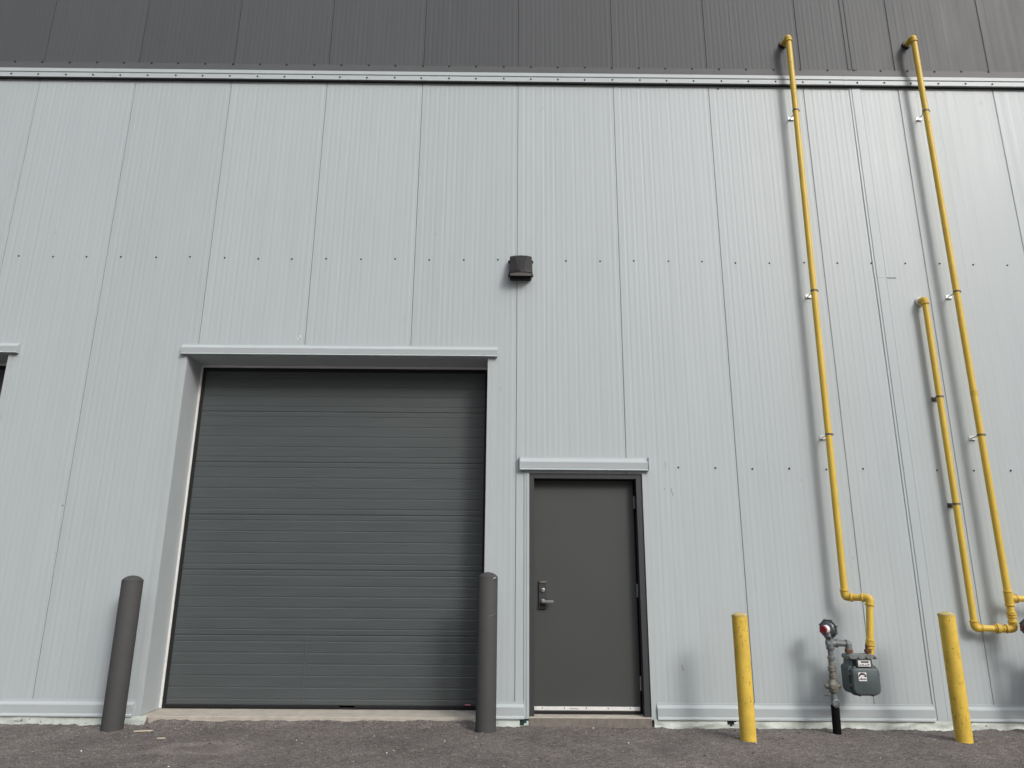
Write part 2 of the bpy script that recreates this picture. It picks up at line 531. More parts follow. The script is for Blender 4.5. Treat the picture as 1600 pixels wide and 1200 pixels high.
# flashing between the two panel colours
def strip(name, prof, xa, xb, m, parent, lab=None, bev=0.0):
    q = MB(); q.prism(prof, 'x', xa, xb)
    o = q.build(name, m, parent, bevel=bev)
    if lab: o['label'] = lab
    return o
fl_d = strip('upper_flashing', [(-.004, 6.785), (-.007, 6.783), (-.009, 6.70), (-.016, 6.687), (-.004, 6.687)], X0, X1,
             M['dark_trim'], bld, 'charcoal flashing strip')
q = MB()
q.prism([(-.003, 6.6865), (-.030, 6.684), (-.033, 6.640), (-.022, 6.634), (-.021, 6.629), (-.031, 6.625), (-.033, 6.577),
         (-.036, 6.568), (-.003, 6.568)], 'x', X0, 8.985)
q.prism([(-.003, 6.6865), (-.029, 6.684), (-.032, 6.640), (-.021, 6.634), (-.020, 6.629), (-.030, 6.625), (-.032, 6.577),
         (-.035, 6.568), (-.003, 6.568)], 'x', 8.987, X1)
fl_l = q.build('lower_flashing', M['trim'], bld)
fl_l['label'] = 'light grey flashing ledge with a groove'
q = MB(); q.box(X0, X1, -.034, .0, 6.553, 6.5675)
q.build('shadow_gap_strip', M['rubber'], bld)  # black strip paints the shadow gap beneath the projecting flashing ledge

# screws: one mesh datum, many small parts
def screw_mesh():
    s = MB()
    s.lathe([(.0125, 0), (.0125, .0015), (.0095, .0035), (.0095, .0036)], axis=(0, -1, 0), seg=16)
    s.lathe([(.0070, .0036), (.0070, .0085), (.0055, .0095)], axis=(0, -1, 0), seg=6)
    return s
proto = screw_mesh().build('screw', M['screw'], fl_d)
first = [True]
def put_screw(x, y, z, parent, sc=1.0):
    if first[0]:
        o = proto; first[0] = False
    else:
        o = proto.copy(); COL.objects.link(o)
    o.parent = parent; o.location = (x, y, z)
    o.rotation_euler = (0, rng.uniform(0, 1), 0)
    o.scale = (sc, 1, sc)
for k in range(-6, 34):
    x = .908+.3046*k
    if -.75 < x < 10.95:
        put_screw(x+rng.uniform(-.006, .006), -.0078, 6.7805+rng.uniform(-.003, .003), fl_d, 1.05)
for k in range(-6, 34):
    x = .906+.3046*k
    if -.75 < x < 10.95:
        put_screw(x+rng.uniform(-.005, .005), -.0325, 6.600+rng.uniform(-.003, .003), fl_l, .85)
for k in range(-1, 30):
    x = .153+PW/3*k
    if abs(x-5.49) > .1:
        put_screw(x+rng.uniform(-.008, .008), 0, 4.414+rng.uniform(-.008, .008), lower, .74)
for k in range(0, 11):
    if k != 6: put_screw(6.902+.3575*k, 0, 2.257+rng.uniform(-.006, .006), lower, .74)
put_screw(7.578, 0, 6.525, lower, .9)

# vertical cover strips at the building joint
def cover(name, xs, z0, z1, m, lab):
    c = MB()
    a, g0, g1, e = xs
    c.box(a, g0, -.006, .004, z0, z1)             # narrow bead
    c.box(g0, g1, -.001, .004, z0, z1)            # groove floor
    c.box(g1, e, -.007, .004, z0, z1)             # flat plate
    c.box(e+.004, e+.008, -.004, .004, z0, z1)
    o = c.build(name, m, bld); o['label'] = lab
    return o
cover('joint_cover', (9.052, 9.068, 9.079, 9.168), .024, 4.256, M['wall'], 'light grey vertical cover strip')
cover('joint_cover', (9.049, 9.066, 9.077, 9.170), 4.2575, 6.552, M['wall'], 'light grey vertical cover strip')
cover('joint_cover', (9.068, 9.098, 9.116, 9.166), 6.79, Z_TOP, M['upper'], 'charcoal vertical cover strip')
q = MB(); q.box(9.17, 9.275, -.003, .002, 4.253, 4.2575); q.build('cover_lap', M['screw'], bld)

# base trim, drip edge, foundation film
BASE = [(-.003, .160), (-.005, .158), (-.006, .143), (-.027, .121), (-.028, .117), (-.024, .049), (-.038, .036),
        (-.039, .025), (-.003, .025)]
for (a, c) in ((X0, OD2[0]-.07), (OD2[1]+.072, OD[0]-.066), (OD[1]+.066, MD[0]-.047), (MD[1]+.052, 9.051), (9.235, X1)):
    strip('base_trim', BASE, a, c, M['trim'], bld)
def film(a, c, seed, tears=()):
    n = int((c-a)/.02)+2
    r = np.random.default_rng(seed)
    xs = np.linspace(a, c, n)
    rows = 6
    verts, faces = [], []
    for i, x in enumerate(xs):
        for j in range(rows):
            t = j/(rows-1)
            fold = .038*float(vnoise(np.array([x+.35*t]), np.array([t*.35]), .11, seed)[0])+.014*float(vnoise(np.array([x*1.0-.2*t]), np.array([t]), .033, seed+1)[0])
            y = -.020-.022*t+fold*(.25+.75*t)
            z = .028-(.028+.062)*t
            verts.append((x, min(y, -.004), z))
    for i in range(n-1):
        xc = (xs[i]+xs[i+1])/2
        for j in range(rows-1):
            t = j/(rows-1)
            hit = False
            for (ta, tb, zt) in tears:
                if ta < xc < tb:
                    depth = zt*(1-abs((xc-ta)/(tb-ta)*2-.7)/1.35)
                    if t < depth: hit = True
            if not hit:
                faces.append((i*rows+j, (i+1)*rows+j, (i+1)*rows+j+1, i*rows+j+1))
    f = MB(); f.add(verts, faces)
    return f.build('foundation_film', M['film'], bld, smooth=True, angle=60)
film(X0, OD2[0]-.02, 30)
film(OD2[1]+.02, OD[0]+.062, 31)
film(OD[1]+.0, MD[0]-.005, 32, ((5.37, 5.452, .62),))
film(MD[1]+.02, X1-.1, 33, ((7.205, 7.29, .5), (9.28, 9.36, .28)))
for (a, c) in ((5.355, 5.461), (7.19, 7.30), (9.27, 9.37)):
    q = MB(); q.box(a, c, -.0025, .03, -.06, .0205); q.build('sheathing_board', M['green_board'], bld)

# ---- overhead doors
def header_prof(zt, zb, d):
    return [(-.003, zt), (-.007, zt-.001), (-.009, zt-.014), (-d+.004, zt-.046), (-d+.001, zt-.051), (-d+.009, zb+.012),
            (-d-.003, zb+.004), (-d-.003, zb), (-.003, zb)]
def door_sections(x0, x1, yd, joints, slot_seam=None):
    """sectional door skin: horizontal ribs pressed into each section"""
    pts = []
    def groove(z, w, d, y=0):
        return [(z+w, y), (z+w*.45, y+d), (z-w*.45, y+d), (z-w, y)]
    for i in range(len(joints)-1):
        zt, zb = joints[i], joints[i+1]
        pts += [(zt-.0022, .0055), (zt-.005, .0015), (zt-.010, 0)]
        n = 5 if zt-zb < .58 else 6
        step = (zt-zb-.11)/(n-1)
        for k in range(n):
            pts += groove(zt-.055-k*step, .0085, .0024)
        pts += [(zb+.010, 0), (zb+.005, .0015), (zb+.0022, .0055)]
    n = len(pts)
    v = [(x, yd+y, z) for x in (x0, x1) for (z, y) in pts]
    d = MB(); d.add(v, [(i+1, i, n+i, n+i+1) for i in range(n-1)])
    d.box(x0, x1, yd+.016, yd+.05, joints[-1]+.002, joints[0])
    return d
def overhead(x0, x1, zt, sill=True, first_door=True):
    yd = .345
    joints = [3.381, 2.855, 2.331, 1.807, 1.278, .677, .060]
    leaf = door_sections(x0+.040, x1-.022, yd, joints).build('overhead_door', M['door'], bld)
    leaf['label'] = 'wide charcoal sectional overhead door' if first_door else 'charcoal overhead door cut by the left edge'
    # returns lining the opening, light grey, 1 mm inside the wall cut
    q = MB(); q.box(x0-.004, x0, .001, yd+.05, .031, zt-.001); q.build('jamb_return', M['trim'], leaf)
    q = MB(); q.box(x1, x1+.004, .001, yd+.05, .031, zt-.001); q.build('jamb_return', M['trim'], leaf)
    q = MB(); q.box(x0-.004, x1+.004, .001, yd+.05, zt, zt+.004); q.build('soffit', M['trim'], leaf)
    # flanges on the wall face with a fold line
    for sx, xa in ((-1, x0), (1, x1)):
        q = MB()
        q.box(min(xa+sx*.001, xa+sx*.040), max(xa+sx*.001, xa+sx*.040), -.009, .0005, .024, zt)
        q.box(min(xa+sx*.041, xa+sx*.066), max(xa+sx*.041, xa+sx*.066), -.005, .0005, .024, zt)
        for k in range(9):
            q.lathe([(.006, -.002), (.005, .003), (.001, .004)], (xa+sx*.053, -.005, .35+.34*k), (0, -1, 0), 8)
        o = q.build('jamb_trim', M['trim'], leaf)
    # header flashing
    h = strip('header_trim', header_prof(3.470, 3.352, .046), x0-.060, x1+.096, M['trim'], leaf)
    # bright angle beside the leaf and black brush seals
    for xa, xb in ((x0+.001, x0+.022), (x1-.012, x1-.001)):
        q = MB(); q.box(xa, xb, yd-.016, yd-.004, .034, zt-.002)
        for z in (.12, .45, .78, 1.12, 1.45, 1.78, 2.12, 2.5, 2.9):
            q.box(xa, xb, yd-.0185, yd-.0162, z, z+.012)
        q.build('edge_angle', M['alu'], leaf)
    q = MB(); q.box(x0+.0225, x1-.0125, yd-.016, yd-.006, zt-.024, zt-.002); q.build('edge_angle', M['alu'], leaf)
    q = MB(); q.box(x0+.0225, x0+.054, yd-.010, yd+.010, .034, zt-.0255); q.build('side_seal', M['rubber'], leaf)
    q = MB(); q.box(x1-.034, x1-.0128, yd-.010, yd+.010, .034, zt-.0255); q.build('side_seal', M['rubber'], leaf)
    q = MB(); q.box(x0+.053, x1-.035, yd-.011, yd+.010, zt-.064, zt-.0255); q.build('top_seal', M['rubber'], leaf)
    q = MB()
    q.box(x0+.053, 3.71, yd-.012, yd+.012, .046, .066); q.box(3.85, x1-.035, yd-.012, yd+.012, .046, .066)
    if not first_door:
        q = MB(); q.box(x0+.053, x1-.035, yd-.012, yd+.012, .046, .066)
    q.box(x0+.053, x1-.035, yd-.004, yd+.020, .0305, .0458)
    q.build('bottom_seal', M['rubber'], leaf)
    s = MB()
    n = 60
    r = np.random.default_rng(5)
    s.box(x0-.0, x1+.0, -.012, yd+.3, -.2, .030)
    sl = s.build('concrete_sill', M['concrete'], leaf, bevel=.006)
    return leaf
door = overhead(OD[0], OD[1], OD[3])
overhead(OD2[0], OD2[1], OD2[3], first_door=False)
# seam post in the bottom section, and the small red maker's sticker
q = MB(); q.box(3.346, 3.362, .3405, .346, .075, .662); q.build('section_seam', M['door'], door, bevel=.002)
q = MB(); q.box(4.866, 4.932, .3415, .3445, .070, .083); st = q.build('door_sticker', M['red_ink'], door)
q = MB()
for i in range(9): q.box(4.877+i*.0058, 4.8806+i*.0058, .3408, .3416, .0735, .0800)
q.build('sticker_lettering', M['white'], door)
# dark shim of soil left in the open corner of the sill
q = MB(); q.prism(rounded([(2.046, -.045), (2.13, -.045), (2.115, .018), (2.050, .022)], .01), 'y', -.020, -.0125)
q.build('sill_corner', M['asphalt'], door)

# ---- man door
yl = .115
leaf = MB(); leaf.box(5.505, 6.474, yl, yl+.045, .062, 2.140)
md = leaf.build('man_door', M['man_door'], bld, bevel=.002)
md['label'] = 'dark bronze steel man door'
x0, x1, zt = MD[0], MD[1], MD[3]
fr = MB()
fr.box(x0+.001, x0+.046, .002, .10, .041, zt-.001)            # left face
fr.box(x0+.001, x0+.022, .10, .20, .041, zt-.001)
fr.box(x1-.058, x1-.001, .002, .10, .041, zt-.001)            # right face
fr.box(x1-.052, x1-.001, .1005, .20, .041, zt-.001)
fr.box(x0+.0465, x1-.0585, .002, .10, zt-.050, zt-.001)       # head
fr.box(x0+.0225, x1-.0525, .101, .20, zt-.046, zt-.001)
fr.build('door_frame', M['frame'], md, bevel=.002)
q = MB(); q.box(x0+.0222, x1-.0522, .162, .20, .041, zt-.047); q.build('door_stop', M['rubber'], md)
for sx, xa in ((-1, x0), (1, x1)):
    q = MB()
    lo, hi = sorted((xa, xa+sx*.024)); q.box(lo, hi, -.012, .0005, .024, zt)
    lo, hi = sorted((xa+sx*.0245, xa+sx*.046)); q.box(lo, hi, -.006, .0005, .024, zt)
    lo, hi = sorted((xa+sx*.0465, xa+sx*.050)); q.box(lo, hi, -.002, .0005, .166, zt)
    for k in range(6):
        q.lathe([(.005, -.002), (.004, .002), (.001, .003)], (xa+sx*.036, -.006, .30+.33*k), (0, -1, 0), 8)
    o = q.build('jamb_trim', M['trim'], md)
strip('header_trim', header_prof(2.349, 2.222, .046), 5.370, 6.614, M['trim'], md)
q = MB(); q.box(5.369, 5.3755, -.050, -.004, 2.235, 2.349); q.box(6.608, 6.6146, -.050, -.004, 2.235, 2.349)
q.build('header_end', M['trim'], md)
for zc in (1.93, 1.11, .30):
    q = MB()
    for k in range(5):
        q.lathe([(.0085, 0), (.0085, .0205)], (6.481, yl-.006, zc-.056+k*.0225), (0, 0, 1), 12)
    q.lathe([(.0095, 0), (.006, .006), (.001, .007)], (6.481, yl-.006, zc+.0565), (0, 0, 1), 12)
    q.build('hinge', M['galv'], md, smooth=True)
# lock plate, cylinder and lever
q = MB(); q.prism(rounded([(5.557, .945), (5.629, .945), (5.629, 1.199), (5.557, 1.199)], .006, 3), 'y', yl-.022, yl-.0003)
lk = q.build('lock_plate', M['frame'], md, bevel=.003)
q = MB(); q.box(5.566, 5.622, yl-.033, yl-.0222, 1.180, 1.190); q.box(5.618, 5.627, yl-.033, yl-.0222, 1.190, 1.197)
q.build('lock_cover', M['steel'], md)
q = MB(); q.lathe([(.020, 0), (.019, .012), (.012, .016), (.0118, .013)], (5.594, yl-.0222, 1.112), (0, -1, 0), 24)
q.build('lock_cylinder', M['steel'], md, smooth=True)
q = MB()
q.lathe([(.021, 0), (.021, .010), (.012, .012), (.012, .040)], (5.594, yl-.0222, 1.012), (0, -1, 0), 24)
q.prism(rounded([(5.582, 1.002), (5.690, 1.002), (5.690, 1.022), (5.582, 1.022)], .008, 4), 'y', yl-.078, yl-.058)
q.build('lever', M['steel'], md, smooth=True, bevel=.002)
q = MB(); q.box(5.572, 5.616, yl-.030, yl-.0222, .955, .992); q.build('lock_base', M['lamp'], md, bevel=.003)
# bright sweep at the foot of the leaf
q = MB(); q.prism([(yl-.001, .106), (yl-.007, .103), (yl-.007, .076), (yl-.001, .072)], 'x', 5.512, 6.466)
sw = q.build('door_sweep', M['alu'], md)
q = MB()
for k in range(5): q.lathe([(.0055, 0), (.004, .002)], (5.585+k*.198, yl-.007, .094), (0, -1, 0), 10)
for k in range(9): q.box(5.836+k*.0085, 5.8405+k*.0085, yl-.0078, yl-.0069, .085, .092)
q.build('sweep_fixing', M['screw'], md)
q = MB(); q.box(5.512, 6.466, yl-.003, yl+.03, .043, .0615); q.build('bottom_seal', M['rubber'], md)
q = MB(); q.box(5.463, 6.546, -.014, .32, -.2, .040); q.build('concrete_sill', M['concrete'], md, bevel=.005)
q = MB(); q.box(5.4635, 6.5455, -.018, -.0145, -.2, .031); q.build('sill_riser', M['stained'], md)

# scratches and a chalk mark on the panels
q = MB()
for (xa, za, xb, zb, w) in ((6.818, 2.060, 6.836, 1.985, .004), (6.775, 2.31, 6.781, 2.245, .003), (6.833, .475, 6.848, .425, .005),
                            (8.948, 7.50, 8.958, 7.485, .006), (9.0, 7.492, 9.012, 7.478, .006), (1.04, 1.86, 1.05, 1.845, .01)):
    q.add([(xa, -.0012, za), (xa+w, -.0012, za), (xb+w, -.0012, zb), (xb, -.0012, zb)], [(0, 3, 2, 1)])
q.build('scratch', M['scratch'], bld)
q = MB()
for (xa, za, xb, zb, w) in ((3.136, 3.575, 3.152, 3.571, .01), (3.150, 3.571, 3.146, 3.552, .01), (3.132, 3.553, 3.147, 3.551, .008),
                            (3.122, 3.545, 3.128, 3.525, .008)):
    q.add([(xa, -.0014, za), (xa+w, -.0014, za), (xb+w, -.0014, zb), (xb, -.0014, zb)], [(0, 3, 2, 1)])
q.build('chalk_mark', M['chalk'], bld)

# ------------------------------------------------------------------ wall lamp
lamp = thing('wall_lamp', 'dark bronze wall pack lamp mounted high on the light grey panels between the doors', 'wall lamp',
             (5.3725, 0, 4.305))
q = MB(); q.prism(rounded([(-.112, -.122), (.112, -.122), (.112, .125), (-.112, .125)], .02), 'y', -.055, -.0008)
q.build('back_box', M['lamp'], lamp, bevel=.004)
# faceted hood: narrow at the top, flaring forward to a curved lower lip
def hood():
    h = MB()
    tb = [(-.112, -.056, .128), (-.06, -.074, .130), (.0, -.078, .131), (.06, -.074, .130), (.112, -.056, .128)]
    tf = [(-.114, -.074, .104), (-.060, -.096, .102), (.0, -.099, .102), (.060, -.096, .102), (.114, -.074, .104)]
    lo = [(-.119, -.138, -.066), (-.030, -.166, -.066), (.0, -.168, -.066), (.030, -.166, -.066), (.119, -.138, -.066)]
    ll = [(-.120, -.142, -.094), (-.062, -.160, -.094), (.0, -.172, -.094), (.062, -.160, -.094), (.120, -.142, -.094)]
    bk = [(-.120, -.056, -.094), (.120, -.056, -.094)]
    v = tb+tf+lo+ll+bk
    f = []
    for r_ in range(3):
        for k in range(4):
            f.append((r_*5+k, (r_+1)*5+k, (r_+1)*5+k+1, r_*5+k+1))
    f += [(0, 1, 2, 3, 4), (0, 20, 15, 10, 5), (4, 9, 14, 19, 21), (15, 20, 21, 19, 18, 17, 16), (0, 4, 21, 20)]
    h.add(v, f)
    return h
hood().build('hood', M['lamp'], lamp, bevel=.003)
q = MB(); q.prism([(-.108, -.082), (-.108, -.134), (-.055, -.150), (0, -.160), (.055, -.150), (.108, -.134), (.108, -.082)], 'z', -.0985, -.0945)
q.build('lens', M['lens'], lamp)
for sx in (-1, 1):
    for z in (.075, -.080):
        q = MB(); q.box(*sorted((sx*.1125, sx*.130)), -.050, -.020, z-.011, z+.011)
        q.build('hinge_tab', M['lamp'], lamp, bevel=.003)

# ------------------------------------------------------------------ gas pipes
YP = -.14
def ring(mb, p, axis, r, h):
    """a fitting's collar centred on p"""
    a = Vector(axis).normalized()
    mb.lathe([(r-.003, -h/2), (r, -h/2+.003), (r, h/2-.003), (r-.003, h/2)], p, a, 24)
def elbow(root, p, d1, d2, r=.036, ln=.058):
    q = MB()
    p, d1, d2 = Vector(p), Vector(d1).normalized(), Vector(d2).normalized()
    q.tube([p+d1*ln, p, p+d2*ln], r-.001, 20, bend=.045)
    ring(q, p+d1*ln, d1, r+.004, .016); ring(q, p+d2*ln, d2, r+.004, .016)
    return q.build('elbow', M['yellow_fit'], root, smooth=True)
def bracket(root, x, z, m, y=YP, rp=.032):
    q = MB()
    q.tube([(x+.0, y+.030, z-.002), (x-.004, -.006, z-.004)], .0055, 10)
    q.box(x-.030, x+.030, -.005, -.0008, z-.024, z-.018); q.box(x-.030, x+.030, -.016, -.005, z-.024, z-.020)
    q.box(x-.030, x+.030, -.0045, -.0008, z-.018, z+.016)
    o = q.build('bracket', m, root, bevel=.001)
    s = MB(); s.lathe([(rp, -.009), (rp+.003, -.008), (rp+.003, .008), (rp, .009)], (x, y, z), (0, 0, 1), 24)
    s.box(x-.010, x+.010, y+rp, y+rp+.018, z-.008, z+.008)
    s.box(x+rp, x+rp+.014, y-.004, y+.004, z-.008, z+.008)
    s.build('clamp', M['clamp'], o)
    return o
M['bracket_galv'] = mat('zinc_bracket', (0.50, 0.51, 0.51), 0.4, 0.6)
M['clamp'] = mat('dull_clamp', (0.16, 0.14, 0.11), 0.5, 0.4)
M['bracket_dark'] = mat('black_bracket', (0.02, 0.02, 0.022), 0.5)
GX = 8.40          # meter outlet
# first pipe
g1 = thing('gas_pipe', 'tall yellow gas pipe dropping to the meter beside the black sleeve, nearer the man door', 'gas pipe', (8.315, YP, 1.07),
           'yellow gas pipes on the wall')
def loc(p, o): return tuple(Vector(p)-o.location)
top1, bot1 = (8.366, YP, 7.105), (8.313, YP, 1.075)
end1 = (8.470, -.275, 1.072); fin1 = (8.415, -.290, .652)
q = MB()
q.tube([loc(top1, g1), loc(bot1, g1)], .0302, 24)
q.tube([loc((8.357, -.001, 7.115), g1), loc(top1, g1)], .0302, 24)
q.tube([loc(bot1, g1), loc(end1, g1)], .0302, 24)
q.tube([loc(end1, g1), loc(fin1, g1)], .0302, 24)
q.build('pipe_run', M['yellow'], g1, smooth=True)
elbow(g1, loc(top1, g1), Vector(bot1)-Vector(top1), (0, 1, 0.05))
elbow(g1, loc(bot1, g1), (0, 0, 1), Vector(end1)-Vector(bot1))
elbow(g1, loc(end1, g1), Vector(bot1)-Vector(end1), Vector(fin1)-Vector(end1))
q = MB(); q.lathe([(.040, -.020), (.048, -.014), (.048, -.002), (.03, .0)], loc((8.357, -.001, 7.115), g1), (0, 1, 0), 20)
q.build('wall_seal', M['bracket_dark'], g1, smooth=True)
q = MB()
d = (Vector(fin1)-Vector(end1)).normalized()
for off, r_, h in ((-.125, .036, .018), (-.095, .039, .034), (-.062, .036, .016), (-.030, .031, .05)):
    ring(q, loc(Vector(fin1)+d*(off+.06), g1), d, r_, h)
q.build('union', M['yellow_fit'], g1, smooth=True)
for x, z in ((8.357, 6.150), (8.340, 4.045), (8.330, 2.568)):
    o = bracket(bld, x, z, M['bracket_galv'])
    o.parent = g1; o.location = tuple(-g1.location)
# second pipe with its branch
g2 = thing('gas_pipe', 'tall yellow gas pipe at the right edge with a short branch looping from its foot', 'gas pipe', (9.797, YP, .81),
           'yellow gas pipes on the wall')
YB = -.085
top2, bot2 = (9.776, YP, 7.118), (9.798, YP, .812)
br0, br1 = (9.484, YB, .812), (9.484, YB, 3.985)
q = MB()
q.tube([loc(top2, g2), loc(bot2, g2)], .0302, 24)
q.tube([loc((9.770, -.001, 7.128), g2), loc(top2, g2)], .0302, 24)
q.tube([loc(bot2, g2), loc(br0, g2)], .0275, 24)
q.build('pipe_run', M['yellow'], g2, smooth=True)
q = MB(); q.tube([loc(br0, g2), loc(br1, g2)], .0285, 24); q.tube([loc(br1, g2), loc((9.482, -.001, 3.99), g2)], .0285, 24)
q.build('branch_pipe', M['yellow'], g2, smooth=True)
END2 = (10.20, -.20, 1.072); FIN2 = (10.195, -.290, .672)
q = MB(); q.tube([loc((9.80, YP, 1.072), g2), loc(END2, g2), loc(FIN2, g2)], .0265, 24, bend=.05)
q.build('meter_feed', M['yellow'], g2, smooth=True)
elbow(g2, loc(top2, g2), (0, 0, -1), (0, 1, 0.05))
elbow(g2, loc(bot2, g2), (0, 0, 1), Vector(br0)-Vector(bot2))
elbow(g2, loc(br0, g2), (0, 0, 1), Vector(bot2)-Vector(br0), .035)
elbow(g2, loc(br1, g2), (0, 0, -1), (0, 1, 0), .035, .045)
q = MB(); q.lathe([(.034, -.030), (.046, -.020), (.050, -.004), (.04, .0)], loc((9.482, -.001, 3.99), g2), (0, 1, 0), 20)
ws = q.build('wall_seal', M['white'], g2, smooth=True)
q = MB(); q.lathe([(.040, -.020), (.048, -.014), (.048, -.002), (.03, .0)], loc((9.770, -.001, 7.128), g2), (0, 1, 0), 20)
q.build('wall_seal', M['bracket_dark'], g2, smooth=True)
q = MB()
q.tube([loc((9.800, YP, 1.135), g2), loc((9.800, YP, 1.010), g2)], .0365, 24)
ring(q, loc((9.800, YP, 1.130), g2), (0, 0, 1), .041, .016); ring(q, loc((9.800, YP, 1.014), g2), (0, 0, 1), .041, .016)
q.tube([loc((9.800, YP, 1.072), g2), loc((9.862, YP-.008, 1.072), g2)], .034, 24); ring(q, loc((9.860, YP-.008, 1.072), g2), (1, 0, 0), .039, .016)
q.build('tee', M['yellow_fit'], g2, smooth=True)
q = MB()
for z, r_, h in ((.952, .037, .014), (.935, .041, .016), (.912, .037, .02)):
    ring(q, loc((9.799, YP, z), g2), (0, 0, 1), r_, h)
q.build('union', M['yellow_fit'], g2, smooth=True)
q = MB()
dd = (Vector(br0)-Vector(bot2)).normalized()
for s, r_, h in ((.085, .035, .014), (.108, .033, .03), (.130, .044, .026), (.152, .036, .012)):
    ring(q, loc(Vector(bot2)+dd*s, g2), dd, r_, h)
q.build('union', M['yellow_fit'], g2, smooth=True)
q = MB()
ring(q, loc((9.793, YP, 2.985), g2), (0, 0, 1), .0335, .05)
q.build('coupling', M['yellow_fit'], g2, smooth=True)
for x, z in ((9.781, 6.160), (9.790, 4.050), (9.794, 2.575)):
    o = bracket(bld, x, z, M['bracket_galv'])
    o.parent = g2; o.location = tuple(-g2.location)
for x, z in ((9.484, 2.964), (9.484, 1.922)):
    o = bracket(bld, x, z, M['bracket_dark'], YB, .030)
    o.parent = g2; o.location = tuple(-g2.location)

# ------------------------------------------------------------------ gas meter, riser and regulator
def gas_meter():
    """case outline in x,z; origin at the foot of the case, centred"""
    m = thing('gas_meter', 'green grey gas meter hanging by the black sleeve under the first yellow pipe', 'gas meter', (8.305, -.30, .285),
              'gas meters on the wall')
    # rear half case
    rear = rounded([(-.122, .0), (.122, .0), (.122, .225), (.095, .238), (.090, .285), (-.090, .285), (-.095, .238), (-.122, .225)],
                   [.058, .058, .014, .010, .004, .004, .010, .014])
    q = MB(); q.prism(rear, 'y', -.030, .105)
    c = q.build('case', M['meter'], m, smooth=True)
    rim = rounded([(-.128, -.005), (.128, -.005), (.128, .212), (.104, .228), (-.104, .228), (-.128, .212)],
                  [.060, .060, .012, .012, .012, .012])
    q = MB(); q.prism(rim, 'y', -.046, -.0305); q.build('flange', M['meter'], c, bevel=.002, smooth=True)
    q = MB()
    for k, (sx, y0_, y1_) in enumerate(((1.0, -.085, -.0465), (.95, -.094, -.085), (.88, -.098, -.094))):
        ft = rounded([(-.117*sx, .104-.098*sx), (.117*sx, .104-.098*sx), (.117*sx, .104+.100*sx), (.094*sx, .104+.116*sx), (-.094*sx, .104+.116*sx),
                      (-.117*sx, .104+.100*sx)], [.054, .054, .012, .012, .012, .012])
        if k == 0: q.prism(ft, 'y', y0_, y1_)
        else:
            n = len(ft); o0 = len(q.v)
            q.add([(p[0], y1_, p[1]) for p in prev]+[(p[0], y0_, p[1]) for p in ft],
                  [(i, (i+1) % n, n+(i+1) % n, n+i) for i in range(n)]+([tuple(range(n, 2*n))] if k == 2 else []))
        prev = ft
    # bolt lugs round the cover
    for (x, z) in ((-.118, .075), (-.118, .165), (.118, .075), (.118, .165), (-.055, .006), (.055, .006), (-.075, .218), (.075, .218)):
        q.lathe([(.016, 0.0), (.014, .016), (.008, .020), (.008, .026), (.001, .027)], (x, -.046, z), (0, -1, 0), 14)
    f = q.build('front_cover', M['meter'], m, smooth=True)
    # cast top with two necks
    q = MB(); q.prism(rounded([(-.120, .286), (.120, .286), (.120, .312), (.100, .324), (-.100, .324), (-.120, .312)], .006), 'y', -.060, .075)
    for x in (-.105, -.03, .04, .11):
        q.lathe([(.011, 0), (.011, .012), (.007, .014)], (x, -.060, .300), (0, -1, 0), 10)
    q.build('top_casting', M['meter_top'], m, bevel=.003, smooth=True)
    for x in (-.078, .092):
        q = MB()
        q.lathe([(.024, .316), (.024, .332), (.036, .334), (.036, .358), (.028, .362), (.024, .364), (.024, .40)], (x, .01, 0), (0, 0, 1), 8)
        q.build('union_nut', M['rust'], m, bevel=.002)
    # index housing and dials
    q = MB(); q.box(-.062, .058, -.085, -.0305, .227, .284); ih = q.build('index_box', M['meter'], m, bevel=.004)
    q = MB(); q.box(-.054, .050, -.0885, -.0852, .232, .279); ip = q.build('index_plate', M['white'], m)
    q = MB(); q.box(-.030, .034, -.0905, -.0886, .262, .274)
    for k, (x, w) in enumerate(((-.046, .012), (-.028, .02), (.0, .012), (.02, .018))):
        q.box(x, x+w, -.0900, -.0886, .238+.003*(k % 2), .246+.003*(k % 2))
    q.build('index_dial', M['black_ink'], ip)
    # badge: white plate with a dark arch above a pale animal-like shape and a black ground
    q = MB(); q.box(-.070, -.002, -.1008, -.0983, .118, .186); bd = q.build('badge', M['white'], m)
    q = MB()
    arch = []
    for k in range(13):
        a = math.pi*k/12
        arch.append((-.036+.033*math.cos(a), .152+.030*math.sin(a)))
    for k in range(12, -1, -1):
        a = math.pi*k/12
        arch.append((-.036+.024*math.cos(a), .152+.016*math.sin(a)))
    q.prism(arch, 'y', -.1022, -.1009)
    q.prism([(-.066, .132), (-.052, .138), (-.048, .146), (-.043, .137), (-.030, .134), (-.026, .142), (-.02, .134), (-.006, .136),
             (-.006, .130), (-.066, .129)], 'y', -.1022, -.1009)
    q.prism([(-.018, .150), (-.008, .153), (-.012, .158), (-.024, .157)], 'y', -.1022, -.1009)
    q.build('badge_print', M['black_ink'], bd)
    return m
